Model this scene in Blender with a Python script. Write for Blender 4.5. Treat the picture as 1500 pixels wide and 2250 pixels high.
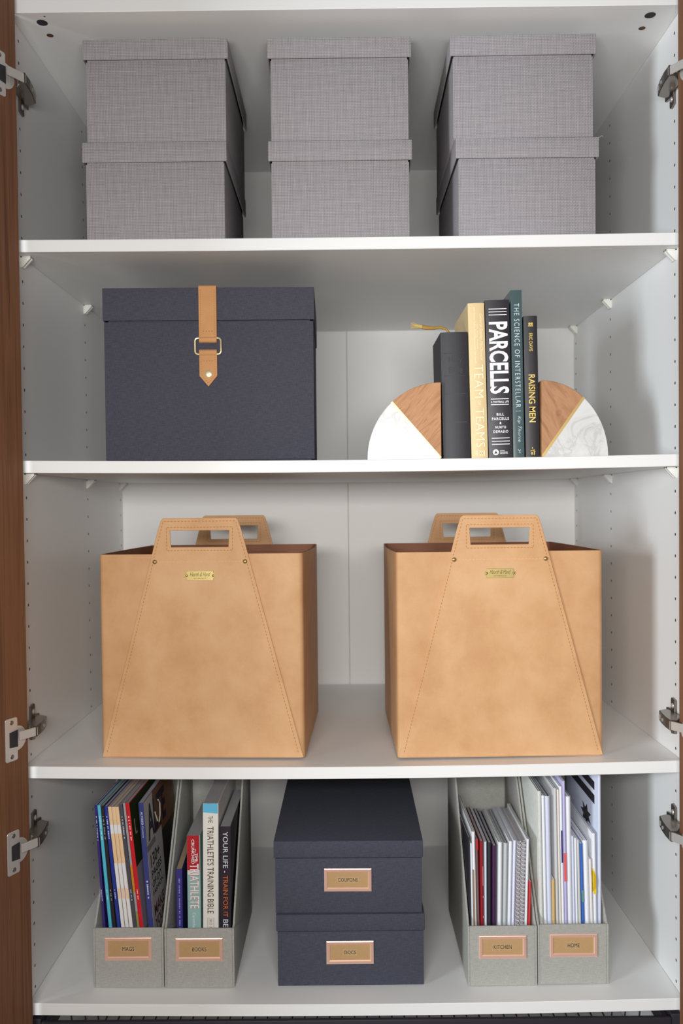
import bpy, bmesh, math, random
from mathutils import Vector, Matrix

for o in list(bpy.data.objects):
    bpy.data.objects.remove(o, do_unlink=True)
scene = bpy.context.scene
col = scene.collection
R = math.radians
random.seed(7)

# ---------------------------------------------------------------- camera, light, exposure
# working units: centimetres.  x right, y into the wardrobe (0 = front row of peg holes),
# z measured from the peg hole above the top shelf; ZO lifts that to metres above the floor
ZO = 203.6
def P(x, y, z):
    return (x/100.0, y/100.0, (z+ZO)/100.0)

cam_d = bpy.data.cameras.new('camera')
cam = bpy.data.objects.new('camera', cam_d)
col.objects.link(cam)
cam.location = P(-1.0307, -128.32, -40.007)
cam.rotation_euler = (math.pi/2-0.0214, 0.0102, 0.0035)
cam_d.sensor_fit = 'HORIZONTAL'
cam_d.sensor_width = 36.0
cam_d.lens = 1895.435*36/1500
cam_d.shift_x = 2.03/1500
cam_d.shift_y = 26.25/1500
cam_d.clip_start = 0.05
cam_d.dof.use_dof = True
cam_d.dof.focus_distance = 1.30
cam_d.dof.aperture_fstop = 7.0
scene.camera = cam

world = bpy.data.worlds.new('world')
scene.world = world
world.use_nodes = True
bgn = world.node_tree.nodes['Background']
bgn.inputs[0].default_value = (0.90, 0.93, 1.0, 1)
bgn.inputs[1].default_value = 0.03

def area(name, loc, target, sx, sy, power, colr):
    d = bpy.data.lights.new(name, 'AREA')
    d.shape = 'RECTANGLE'; d.size = sx; d.size_y = sy
    d.energy = power; d.color = colr
    o = bpy.data.objects.new(name, d); col.objects.link(o)
    o.location = loc
    o.rotation_euler = (Vector(target)-Vector(loc)).to_track_quat('-Z', 'Y').to_euler()
    return o
# soft lamp behind the camera and a window of the room to its left
area('front_lamp_light', (-0.08, -1.48, 1.73), (0, 0, 1.66), 0.7, 0.16, 17.5, (1.0, 0.985, 0.96))
area('side_window_daylight', (-2.85, -2.2, 1.62), (0.1, 0, 1.5), 0.9, 1.1, 78, (0.86, 0.94, 1.0))

scene.view_settings.view_transform = 'Standard'
scene.view_settings.look = 'None'
scene.view_settings.gamma = 1.0
scene.view_settings.use_curve_mapping = False
scene.view_settings.exposure = 0.2

# ---------------------------------------------------------------- materials
def s(r, g, b):
    def f(c):
        c /= 255.0
        return c/12.92 if c <= 0.04045 else ((c+0.055)/1.055)**2.4
    return (f(r), f(g), f(b), 1.0)

class NT:
    def __init__(self, name):
        self.m = bpy.data.materials.new(name); self.m.use_nodes = True
        self.t = self.m.node_tree; self.n = self.t.nodes; self.l = self.t.links
        self.b = self.n['Principled BSDF']
    def node(self, typ, **kw):
        n = self.n.new(typ)
        for k, v in kw.items():
            setattr(n, k, v)
        return n
    def put(self, sock, v):
        if hasattr(v, 'links') or isinstance(v, bpy.types.NodeSocket):
            self.l.new(v, sock)
        else:
            sock.default_value = v
    def math(self, op, a, b=None, clamp=False):
        n = self.node('ShaderNodeMath', operation=op, use_clamp=clamp)
        self.put(n.inputs[0], a)
        if b is not None:
            self.put(n.inputs[1], b)
        return n.outputs[0]
    def mix(self, f, a, b, blend='MIX'):
        n = self.node('ShaderNodeMix', data_type='RGBA', blend_type=blend)
        self.put(n.inputs[0], f); self.put(n.inputs[6], a); self.put(n.inputs[7], b)
        return n.outputs[2]
    def uv(self):
        return self.node('ShaderNodeTexCoord').outputs['UV']
    def obj(self):
        return self.node('ShaderNodeTexCoord').outputs['Object']
    def scaled(self, v, sc, rot=(0, 0, 0), loc=(0, 0, 0)):
        n = self.node('ShaderNodeMapping')
        self.l.new(v, n.inputs[0])
        n.inputs['Scale'].default_value = sc
        n.inputs['Rotation'].default_value = rot
        n.inputs['Location'].default_value = loc
        return n.outputs[0]
    def noise(self, v, scale=1.0, detail=2.0, rough=0.5, dist=0.0):
        n = self.node('ShaderNodeTexNoise')
        self.l.new(v, n.inputs['Vector'])
        n.inputs['Scale'].default_value = scale; n.inputs['Detail'].default_value = detail
        n.inputs['Roughness'].default_value = rough; n.inputs['Distortion'].default_value = dist
        return n.outputs['Fac']
    def ramp(self, f, stops):
        n = self.node('ShaderNodeValToRGB'); self.l.new(f, n.inputs[0])
        e = n.color_ramp.elements
        while len(e) < len(stops):
            e.new(0.5)
        for k, (p, c) in enumerate(stops):
            e[k].position = p; e[k].color = c
        return n.outputs[0]
    def bump(self, h, strength, dist=0.001):
        n = self.node('ShaderNodeBump'); n.inputs['Strength'].default_value = strength
        n.inputs['Distance'].default_value = dist
        self.l.new(h, n.inputs['Height']); self.l.new(n.outputs[0], self.b.inputs['Normal'])
    def out(self, color=None, rough=None, metal=None, spec=None):
        if color is not None: self.put(self.b.inputs['Base Color'], color)
        if rough is not None: self.put(self.b.inputs['Roughness'], rough)
        if metal is not None: self.put(self.b.inputs['Metallic'], metal)
        if spec is not None: self.put(self.b.inputs['Specular IOR Level'], spec)
        return self.m

def dark(c, k):
    return (c[0]*k, c[1]*k, c[2]*k, 1)

def plain(name, c, rough=0.5, metal=0.0, var=0.06, scale=60.0, spec=None):
    t = NT(name)
    f = t.noise(t.obj(), scale, 3.0)
    return t.out(t.mix(f, dark(c, 1-var), dark(c, 1+var)), rough, metal, spec)

def melamine(name, c, rough=0.42):
    t = NT(name)
    v = t.obj()
    f = t.noise(v, 900.0, 2.0); g = t.noise(v, 5.0, 2.0)
    c2 = t.mix(g, dark(c, 0.985), dark(c, 1.01))
    t.bump(f, 0.12, 0.0003)
    return t.out(c2, rough, 0.0, 0.4)

def weave(name, c, F=440.0, contrast=0.5):
    t = NT(name)
    uv = t.uv()
    # slight thread wander
    w = t.node('ShaderNodeVectorMath', operation='ADD')
    n = t.node('ShaderNodeTexNoise'); t.l.new(uv, n.inputs['Vector']); n.inputs['Scale'].default_value = 55.0
    sc = t.node('ShaderNodeVectorMath', operation='SCALE'); t.l.new(n.outputs['Color'], sc.inputs[0]); sc.inputs['Scale'].default_value = 0.0016
    t.l.new(uv, w.inputs[0]); t.l.new(sc.outputs[0], w.inputs[1])
    sx = t.node('ShaderNodeSeparateXYZ'); t.l.new(w.outputs[0], sx.inputs[0])
    x = t.math('MULTIPLY', sx.outputs[0], F); y = t.math('MULTIPLY', sx.outputs[1], F)
    chk = t.math('FLOORED_MODULO', t.math('ADD', t.math('FLOOR', x), t.math('FLOOR', y)), 2.0)
    px = t.math('SINE', t.math('MULTIPLY', t.math('FRACT', x), math.pi))
    py = t.math('SINE', t.math('MULTIPLY', t.math('FRACT', y), math.pi))
    m = t.node('ShaderNodeMix'); t.l.new(chk, m.inputs[0]); t.l.new(px, m.inputs[2]); t.l.new(py, m.inputs[3])
    h = m.outputs[0]
    s1 = t.noise(t.scaled(uv, (30, 700, 1)), 1.0, 2.0); s2 = t.noise(t.scaled(uv, (700, 30, 1)), 1.0, 2.0)
    slub = t.math('MULTIPLY', t.math('SUBTRACT', t.math('ADD', s1, s2), 1.0), 0.42)
    f = t.math('ADD', t.math('MULTIPLY', h, 0.75), t.math('ADD', slub, 0.12), clamp=True)
    cc = t.mix(f, dark(c, 1-contrast), dark(c, 1+contrast*0.55))  # thread shading put into the colour: darker gaps, lighter crowns
    t.bump(h, 0.35, 0.0006)
    return t.out(cc, 0.9, 0.0, 0.15)

def linen(name, c, contrast=0.35):
    t = NT(name)
    uv = t.uv()
    a = t.noise(t.scaled(uv, (90, 1500, 1)), 1.0, 3.0, 0.6)
    b = t.noise(t.scaled(uv, (1500, 130, 1)), 1.0, 3.0, 0.6)
    d = t.noise(t.scaled(uv, (900, 900, 1)), 1.0, 2.0)
    f = t.math('ADD', t.math('MULTIPLY', t.math('SUBTRACT', t.math('ADD', a, t.math('MULTIPLY', b, 0.8)), 0.9), 1.5),
               t.math('MULTIPLY', d, 1.0), clamp=True)
    cc = t.mix(f, dark(c, 1-contrast), dark(c, 1+contrast))
    t.bump(f, 0.25, 0.0004)
    return t.out(cc, 0.88, 0.0, 0.2)

def leather(name, c1, c2, c3):
    t = NT(name)
    v = t.obj()
    big = t.noise(t.scaled(v, (17, 17, 15)), 1.0, 5.0, 0.6, 0.15)
    grain = t.noise(v, 420.0, 3.0, 0.6)
    cc = t.ramp(big, [(0.25, c1), (0.5, c2), (0.75, c3)])
    cc = t.mix(t.math('MULTIPLY', grain, 0.16), cc, dark(c1, 0.6))
    t.bump(grain, 0.12, 0.0004)
    return t.out(cc, 0.55, 0.0, 0.3)

def wood(name, c1, c2, sc, dist=1.5, rough=0.45, line=0.35, use_uv=False, rot=(0, 0, 0)):
    t = NT(name)
    v = t.uv() if use_uv else t.obj()
    v = t.scaled(v, (1, 1, 1), rot)
    a = t.noise(t.scaled(v, sc), 1.0, 4.0, 0.6, dist)
    b = t.noise(t.scaled(v, tuple(k*5 for k in sc)), 1.0, 3.0, 0.6)
    cc = t.ramp(a, [(0.3, c1), (0.55, c2), (0.72, dark(c1, 0.85))])
    cc = t.mix(t.math('MULTIPLY', b, line), cc, dark(c1, 0.45))
    t.bump(b, 0.1, 0.0003)
    return t.out(cc, rough, 0.0, 0.35)

def marble(name):
    t = NT(name)
    v = t.obj()
    a = t.noise(t.scaled(v, (16, 16, 16)), 1.0, 6.0, 0.65, 1.2)
    vein = t.math('ABSOLUTE', t.math('SUBTRACT', a, 0.5))
    cc = t.ramp(vein, [(0.0, s(196, 195, 193)), (0.03, s(212, 211, 208)), (0.10, s(219, 218, 215))])
    return t.out(cc, 0.3, 0.0, 0.5)

def pages(name, c):
    t = NT(name)
    a = t.noise(t.scaled(t.uv(), (2600, 25, 1)), 1.0, 2.0, 0.6)
    return t.out(t.mix(a, dark(c, 0.62), dark(c, 1.12)), 0.85, 0.0, 0.15)

M = {}
M['white'] = melamine('white_melamine', s(236, 236, 235))
M['backboard'] = melamine('white_backboard', s(233, 232, 230), 0.5)
M['walnut'] = wood('walnut_veneer', s(98, 64, 44), s(126, 86, 60), (120, 120, 2.2), 0.8, 0.5, 0.4)
M['chrome'] = plain('nickel_plated_steel', s(206, 202, 198), 0.28, 0.55, 0.03)
M['steel_dark'] = plain('dark_nickel', s(146, 138, 130), 0.25, 0.9, 0.05)
M['peg'] = plain('white_plastic', s(228, 226, 220), 0.35)
M['hole_dark'] = plain('dark_plug', s(44, 42, 46), 0.6)
M['hole_brown'] = plain('raw_board_hole', s(92, 66, 46), 0.8)
M['grey_weave'] = weave('grey_basket_weave', s(158, 153, 156))
M['navy'] = linen('navy_linen', s(74, 74, 85))
M['navy_dk'] = linen('deep_navy_linen', s(72, 74, 86))
M['greige'] = linen('greige_linen', s(168, 167, 161), 0.22)
M['tan'] = leather('tan_leather', s(200, 150, 104), s(212, 166, 120), s(221, 178, 134))
M['tan_strap'] = leather('strap_leather', s(196, 140, 86), s(203, 148, 94), s(209, 156, 102))
M['tan_side'] = leather('tan_leather_side', s(196, 146, 100), s(208, 161, 116), s(217, 173, 129))
M['lining'] = leather('brown_lining', s(128, 78, 52), s(138, 86, 58), s(146, 92, 62))
M['thread'] = plain('tan_thread', s(180, 122, 72), 0.8)
M['thread_lt'] = plain('pale_thread', s(226, 172, 118), 0.8)
M['brass'] = plain('antique_brass', s(184, 158, 104), 0.3, 0.7, 0.08)
M['gold'] = plain('pale_gold', s(242, 226, 178), 0.25, 0.55, 0.03)
M['gold_strip'] = plain('brass_inlay', s(226, 196, 128), 0.3, 0.5, 0.04)
M['brass_plate'] = plain('brushed_brass', s(186, 166, 108), 0.42, 0.7, 0.06)
M['engrave'] = plain('engraved_dark', s(96, 78, 40), 0.7)
M['copper'] = plain('copper', s(246, 200, 180), 0.3, 0.4, 0.03)
M['kraft'] = plain('kraft_card', s(186, 150, 104), 0.85, 0.0, 0.08, 300)
M['ink'] = plain('black_ink', s(38, 34, 34), 0.7)
M['tape'] = plain('label_tape', s(192, 160, 118), 0.4)
M['acacia_a'] = wood('acacia_figured', s(168, 112, 70), s(206, 152, 106), (70, 20, 9), 2.2, 0.5, 0.45, rot=(0, R(-42), 0))
M['acacia_b'] = wood('acacia_plain', s(168, 118, 82), s(188, 140, 102), (60, 20, 12), 1.2, 0.5, 0.25, rot=(0, R(30), 0))
M['marble'] = marble('white_marble')
M['pages'] = pages('page_edges', s(206, 200, 192))
M['pages_gr'] = pages('grey_page_edges', s(170, 168, 172))
M['pages_wm'] = pages('warm_page_edges', s(188, 164, 132))
M['paper'] = plain('white_paper', s(228, 230, 236), 0.8, 0, 0.03)
M['paper_b'] = plain('bluish_paper', s(206, 212, 230), 0.8, 0, 0.03)
M['paper_g'] = plain('grey_paper', s(196, 198, 198), 0.8, 0, 0.04)
M['news'] = plain('newsprint', s(206, 208, 202), 0.9, 0, 0.14, 180)
M['wire'] = plain('dark_grey_steel', s(58, 54, 62), 0.45, 0.3)
M['floor'] = wood('oak_floor', s(150, 116, 84), s(184, 150, 112), (3, 40, 3), 0.8, 0.5, 0.2)
M['wall'] = plain('painted_wall', s(226, 226, 224), 0.85, 0, 0.02, 30)
M['goldcord'] = plain('gold_silk', s(168, 132, 62), 0.6, 0, 0.2, 400)
M['goldfray'] = plain('gold_silk_fray', s(202, 176, 96), 0.7, 0, 0.2, 400)
_pc = {}
def ink(r, g, b, rough=0.5, name='print', metal=0.0):
    k = (r, g, b, rough, metal)
    if k not in _pc:
        _pc[k] = plain('%s_%d_%d_%d' % (name, r, g, b), s(r, g, b), rough, metal, 0.04, 90)
    return _pc[k]

# ---------------------------------------------------------------- mesh helpers (centimetres)
class MB:
    def __init__(self):
        self.v = []; self.f = []
    def add(self, vs, fs):
        n = len(self.v); self.v += [tuple(p) for p in vs]
        self.f += [tuple(i+n for i in q) for q in fs]
        return self
    def box(self, x0, x1, y0, y1, z0, z1):
        return self.add([(x0, y0, z0), (x1, y0, z0), (x1, y1, z0), (x0, y1, z0), (x0, y0, z1), (x1, y0, z1), (x1, y1, z1), (x0, y1, z1)],
                        [(0, 3, 2, 1), (4, 5, 6, 7), (0, 1, 5, 4), (1, 2, 6, 5), (2, 3, 7, 6), (3, 0, 4, 7)])
    def prism(self, poly, axis, a, b):
        def pt(p, k):
            return {'x': (k, p[0], p[1]), 'y': (p[0], k, p[1]), 'z': (p[0], p[1], k)}[axis]
        n = len(poly)
        vs = [pt(p, a) for p in poly]+[pt(p, b) for p in poly]
        fs = [tuple(range(n))[::-1], tuple(range(n, 2*n))]+[(i, (i+1) % n, n+(i+1) % n, n+i) for i in range(n)]
        return self.add(vs, fs)
    def strip(self, outer, inner, z0, z1, closed=False):
        # wall between two equal-length xy paths, extruded in z
        n = len(outer)
        vs = [(p[0], p[1], z0) for p in outer]+[(p[0], p[1], z0) for p in inner]+[(p[0], p[1], z1) for p in outer]+[(p[0], p[1], z1) for p in inner]
        fs = []
        for i in range(n if closed else n-1):
            j = (i+1) % n
            fs += [(i, j, n+j, n+i)[::-1], (2*n+i, 2*n+j, 3*n+j, 3*n+i), (i, j, 2*n+j, 2*n+i), (n+j, n+i, 3*n+i, 3*n+j)]
        if not closed:
            fs += [(0, n, 3*n, 2*n)[::-1], (n-1, 2*n-1, 4*n-1, 3*n-1)]
        return self.add(vs, fs)
    def cyl(self, c, ax, r, h, n=16, r2=None):
        # axis vector ax from centre c
        a = Vector(ax).normalized(); u = a.orthogonal().normalized(); w = a.cross(u)
        r2 = r if r2 is None else r2
        vs = []
        for k, (rr, hh) in enumerate(((r, 0), (r2, h))):
            for i in range(n):
                t = 2*math.pi*i/n
                vs.append(tuple(Vector(c)+a*hh+(u*math.cos(t)+w*math.sin(t))*rr))
        fs = [tuple(range(n))[::-1], tuple(range(n, 2*n))]+[(i, (i+1) % n, n+(i+1) % n, n+i) for i in range(n)]
        return self.add(vs, fs)
    def dome(self, c, ax, r, h, n=14, m=4):
        a = Vector(ax).normalized(); u = a.orthogonal().normalized(); w = a.cross(u)
        vs = []
        for k in range(m):
            t = (math.pi/2)*k/m
            for i in range(n):
                q = 2*math.pi*i/n
                vs.append(tuple(Vector(c)+a*h*math.sin(t)+(u*math.cos(q)+w*math.sin(q))*r*math.cos(t)))
        vs.append(tuple(Vector(c)+a*h))
        fs = [tuple(range(n))[::-1]]
        for k in range(m-1):
            fs += [(k*n+i, k*n+(i+1) % n, (k+1)*n+(i+1) % n, (k+1)*n+i) for i in range(n)]
        fs += [((m-1)*n+i, (m-1)*n+(i+1) % n, m*n) for i in range(n)]
        return self.add(vs, fs)
    def tube(self, pts, r, n=8, closed=False, radii=None):
        pts = [Vector(p) for p in pts]; m = len(pts)
        vs = []; up = None
        for i, p in enumerate(pts):
            a = pts[(i-1) % m] if (closed or i > 0) else p
            b = pts[(i+1) % m] if (closed or i < m-1) else p
            d = (b-a).normalized()
            if up is None:
                up = d.orthogonal().normalized()
            else:
                up = (up-d*up.dot(d)).normalized()
            w = d.cross(up); rr = radii[i] if radii else r
            for k in range(n):
                t = 2*math.pi*k/n
                vs.append(tuple(p+(up*math.cos(t)+w*math.sin(t))*rr))
        fs = []
        for i in range(m if closed else m-1):
            j = (i+1) % m
            fs += [(i*n+k, i*n+(k+1) % n, j*n+(k+1) % n, j*n+k) for k in range(n)]
        if not closed:
            fs += [tuple(range(n))[::-1], tuple(range((m-1)*n, m*n))]
        return self.add(vs, fs)
    def tray(self, x0, x1, y0, y1, z0, z1, t, top=True):
        # shell open at the bottom (top=True) or at the top
        o = [(x0, y0), (x1, y0), (x1, y1), (x0, y1)]
        i = [(x0+t, y0+t), (x1-t, y0+t), (x1-t, y1-t), (x0+t, y1-t)]
        a, b, c = (z0, z1, z1-t) if top else (z1, z0, z0+t)
        vs = [(p[0], p[1], a) for p in o]+[(p[0], p[1], b) for p in o]+[(p[0], p[1], a) for p in i]+[(p[0], p[1], c) for p in i]
        fs = [(4, 5, 6, 7), (12+0, 12+3, 12+2, 12+1)]
        for k in range(4):
            j = (k+1) % 4
            fs += [(k, j, 4+j, 4+k), (8+j, 8+k, 12+k, 12+j), (j, k, 8+k, 8+j)]
        return self.add(vs, fs)
    def xform(self, mat):
        self.v = [tuple(mat @ Vector(p)) for p in self.v]; return self
    def build(self, name, mat, parent=None, bevel=0.0, seg=1, smooth=False, recalc=True, angle=40):
        bm = bmesh.new()
        vs = [bm.verts.new((p[0]/100, p[1]/100, p[2]/100)) for p in self.v]
        for q in self.f:
            try:
                bm.faces.new([vs[i] for i in q])
            except ValueError:
                pass
        if recalc:
            bmesh.ops.recalc_face_normals(bm, faces=bm.faces)
        if bevel > 0:
            es = [e for e in bm.edges if len(e.link_faces) == 2 and e.calc_face_angle(0) > R(30)]
            bmesh.ops.bevel(bm, geom=es, offset=bevel/100, segments=seg, affect='EDGES', profile=0.5, clamp_overlap=True)
        uvl = bm.loops.layers.uv.new('UVMap')
        for f in bm.faces:
            n = f.normal; ax = max(range(3), key=lambda k: abs(n[k]))
            for lp in f.loops:
                c = lp.vert.co
                lp[uvl].uv = (c.y, c.z) if ax == 0 else ((c.x, c.z) if ax == 1 else (c.x, c.y))
        me = bpy.data.meshes.new(name); bm.to_mesh(me); bm.free()
        if smooth or (bevel > 0 and seg > 1):
            me.shade_smooth(); me.set_sharp_from_angle(angle=R(angle))
        me.materials.append(mat)
        o = bpy.data.objects.new(name, me); col.objects.link(o)
        if parent is not None:
            o.parent = parent
        return o

def tag(o, label=None, cat=None, group=None, kind=None):
    if label: o['label'] = label
    if cat: o['category'] = cat
    if group: o['group'] = group
    if kind: o['kind'] = kind
    return o

def thing(name, loc, label, cat, group=None, rz=0.0, ry=0.0, rx=0.0):
    o = bpy.data.objects.new(name, None); col.objects.link(o)
    o.empty_display_size = 0.05
    o.location = P(*loc); o.rotation_euler = (R(rx), R(ry), R(rz))
    return tag(o, label, cat, group)

def copy_tree(o, parent=None):
    c = o.copy(); col.objects.link(c); c.parent = parent
    for ch in [x for x in bpy.data.objects if x.parent == o]:
        copy_tree(ch, c)
    return c

_tx = {}
def text2d(st, bold=0.0, shear=0.0, space=1.0):
    k = (st, bold, shear, space)
    if k not in _tx:
        cu = bpy.data.curves.new('t', 'FONT'); cu.body = st; cu.offset = bold; cu.shear = shear
        cu.space_character = space; cu.resolution_u = 3; cu.fill_mode = 'FRONT'
        ob = bpy.data.objects.new('t', cu); col.objects.link(ob)
        dg = bpy.context.evaluated_depsgraph_get(); dg.update()
        me = bpy.data.meshes.new_from_object(ob.evaluated_get(dg))
        _tx[k] = ([(v.co.x, v.co.y) for v in me.vertices], [tuple(p.vertices) for p in me.polygons])
        bpy.data.objects.remove(ob); bpy.data.curves.remove(cu); bpy.data.meshes.remove(me)
    return _tx[k]

def lettering(st, parent, mat, x0, x1, z0, z1, y, mode='h', bold=0.0, shear=0.0, space=1.0, name='lettering', mb=None, ypos=None):
    vs, fs = text2d(st, bold, shear, space)
    ax = min(v[0] for v in vs); bx = max(v[0] for v in vs); ay = min(v[1] for v in vs); by = max(v[1] for v in vs)
    out = []
    for a, b in vs:
        u = (a-ax)/max(bx-ax, 1e-6); w = (b-ay)/max(by-ay, 1e-6)
        if mode == 'h':
            out.append((x0+u*(x1-x0), y, z0+w*(z1-z0)))
        else:
            out.append((x0+w*(x1-x0), y, z1-u*(z1-z0)))
    if mb is not None:
        return mb.add(out, fs)
    return MB().add(out, fs).build(name, mat, parent, recalc=False)

def rect(mb, x0, x1, z0, z1, y, t=0.02):
    return mb.box(x0, x1, y-t, y, z0, z1)

# ---------------------------------------------------------------- setting
tag(MB().box(-260, 260, -420, 62, -10, 0).xform(Matrix.Translation((0, 0, 0))).build('floor', M['floor']), kind='structure')
tag(MB().box(-260, 260, 62, 72, 0, 270).build('wall_back', M['wall']), kind='structure')

# ---------------------------------------------------------------- wardrobe carcass
W2 = 48.2                 # half of the inner width
TOP = 30.9                # underside of top panel
YF, YB = -3.6, 56.0       # panel front edge, back board
ROWS = (0.0, 30.8, 54.3)  # rows of peg holes
KN = range(-9, 38)
ward = thing('wardrobe', (0, 26, -ZO), 'tall open wardrobe with white interior and walnut doors', 'wardrobe')
def wpart(mb, name, mat, **kw):
    mb.v = [(p[0], p[1]-26, p[2]+ZO) for p in mb.v]
    return mb.build(name, mat, ward, **kw)

def side_panel(sx):
    mb = MB(); hb = MB()
    zb, zt = -ZO+0.2, TOP+1.8
    X = sx*W2; XO = sx*(W2+1.8)
    def q(y0, y1, z0, z1):
        mb.add([(X, y0, z0), (X, y1, z0), (X, y1, z1), (X, y0, z1)], [(0, 1, 2, 3)])
    za = -3.2*max(KN)-1.6; zc = 3.2*9+1.6
    q(YF, 57.5, zb, za); q(YF, 57.5, zc, zt)
    e = 1.0
    ys = [YF]
    for r in ROWS:
        ys += [r-e, r+e]
    ys.append(57.5)
    for i in range(0, len(ys), 2):
        q(ys[i], ys[i+1], za, zc)
    n = 8; rad = 0.24
    for r in ROWS:
        for k in KN:
            zk = -3.2*k
            sq = [(r+e, zk), (r+e, zk+1.6), (r, zk+1.6), (r-e, zk+1.6), (r-e, zk), (r-e, zk-1.6), (r, zk-1.6), (r+e, zk-1.6)]
            oc = [(r+rad*math.cos(2*math.pi*i/n), zk+rad*math.sin(2*math.pi*i/n)) for i in range(n)]
            vs = [(X, a, b) for a, b in sq]+[(X, a, b) for a, b in oc]+[(X+sx*1.2, a, b) for a, b in oc]
            mb.add(vs[:2*n], [(i, (i+1) % n, n+(i+1) % n, n+i) for i in range(n)])
            hb.add(vs[n:], [(i, (i+1) % n, n+(i+1) % n, n+i) for i in range(n)]+[tuple(range(n, 2*n))])
    # remaining faces of the board
    mb.add([(X, YF, zb), (XO, YF, zb), (XO, YF, zt), (X, YF, zt), (X, 57.5, zb), (XO, 57.5, zb), (XO, 57.5, zt), (X, 57.5, zt)],
           [(0, 1, 2, 3), (4, 5, 6, 7), (1, 5, 6, 2), (0, 1, 5, 4), (3, 2, 6, 7)])
    sp = wpart(mb, 'side_panel', M['white'], recalc=False)
    hb.v = [(p[0], p[1]-26, p[2]+ZO) for p in hb.v]
    tag(hb.build('peg_holes', M['hole_brown'], sp, recalc=False), kind='stuff')
side_panel(-1); side_panel(1)
wpart(MB().box(-W2, W2, YF, 57.0, TOP, TOP+6.0), 'top_panel', M['white'], bevel=0.08)
wpart(MB().box(-W2-0.3, -0.075, YB, YB+0.4, -ZO+1, TOP), 'back_panel', M['backboard'], bevel=0.12)
wpart(MB().box(-0.04, W2+0.3, YB-0.03, YB+0.4, -ZO+1, TOP), 'back_panel', M['backboard'], bevel=0.12)
wpart(MB().box(-W2, W2, YF+0.5, YB, -134.0, -132.2), 'base_board', M['white'], bevel=0.08)
for x, y, r, m, nm in ((-44.3, -1.0, 0.78, 'hole_dark', 'cam_cover'), (44.3, -1.0, 0.78, 'hole_dark', 'cam_cover'),
                       (-44.3, 2.42, 0.5, 'hole_brown', 'dowel_hole'), (44.3, 2.42, 0.5, 'hole_brown', 'dowel_hole')):
    wpart(MB().cyl((x, y, TOP-0.03), (0, 0, 1), r, 0.4, 20), nm, M[m])
wpart(MB().cyl((-43.4, -2.6, TOP-0.03), (0, 0, 1), 0.12, 0.4, 8), 'pin_hole', M['hole_dark'])

# shelf boards (they rest on pegs, with a little sag)
SH = {'a': (-1.05, 0.15), 'b': (-33.0, 0.38), 'c': (-77.82, 0.50), 'd': (-113.02, 0.52)}
def sag(k, x):
    z, a = SH[k]
    return z-a*max(0.0, 1-(x/W2)**2)
def rest(k, x0, x1):
    return max(sag(k, x0), sag(k, x1))+0.02
def shelf(k, label):
    z, a = SH[k]
    mb = MB(); n = 24; Y0, Y1 = -2.7, 55.8; hw = W2-0.06; t = 1.78
    prof = [(Y0, 0.08), (Y0+0.08, 0.0), (Y1, 0.0), (Y1, t), (Y0+0.08, t), (Y0, t-0.08)]
    m = len(prof); vs = []
    for i in range(n+1):
        x = -hw+2*hw*i/n; zz = sag(k, x)
        vs += [(x, p[0], zz-p[1]) for p in prof]
    fs = [tuple(range(m)), tuple(range(n*m, (n+1)*m))[::-1]]
    for i in range(n):
        fs += [(i*m+j, i*m+(j+1) % m, (i+1)*m+(j+1) % m, (i+1)*m+j) for j in range(m)]
    mb.add(vs, fs)
    o = mb.build('shelf_board', M['white'])
    mb = None
    o.location = (0, 0, ZO/100)
    return tag(o, label, 'shelf', 'white shelf boards of the wardrobe')
shelf('a', 'white shelf board carrying the six grey lidded boxes')
shelf('b', 'white shelf board carrying the strapped navy box and the books between bookends')
shelf('c', 'white shelf board carrying the two tan leather totes')
shelf('d', 'white shelf board carrying the magazine files and two stacked navy boxes')

# shelf supports
def peg(sx, y, z):
    mb = MB(); x = sx*W2
    tri = [(0, 0), (-1.45*sx, 0), (-1.45*sx, -0.18), (-0.25*sx, -1.5), (0, -1.5)]
    mb.prism([(x+a, z+b) for a, b in tri], 'y', y-0.55, y-0.2)
    mb.prism([(x+a, z+b) for a, b in tri], 'y', y+0.2, y+0.55)
    mb.box(min(x, x-1.45*sx), max(x, x-1.45*sx), y-0.7, y+0.7, z-0.16, z)
    mb.box(min(x, x-0.2*sx), max(x, x-0.2*sx), y-0.7, y+0.7, z-1.6, z)
    wpart(mb, 'shelf_support', M['peg'])
for k in ('a', 'b'):
    for sx in (-1, 1):
        for y in ROWS:
            peg(sx, y if y < 50 else 53.9, SH[k][0]-1.82)

# doors, standing open about 114 degrees
TH = R(24)
def door(sx):
    # local: a along the door away from the hinge edge, b into its thickness
    ex, ey = sx*46.75, -5.0
    d = Vector((sx*math.sin(TH), -math.cos(TH))); n = Vector((sx*math.cos(TH), math.sin(TH)))
    c = [Vector((ex, ey)), Vector((ex, ey))+d*49.4, Vector((ex, ey))+d*49.4+n*1.9, Vector((ex, ey))+n*1.9]
    mb = MB().prism([(p.x, p.y) for p in c], 'z', -ZO+0.5, TOP+1.6)
    return wpart(mb, 'door', M['walnut'], bevel=0.08)
door(-1); door(1)

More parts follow.
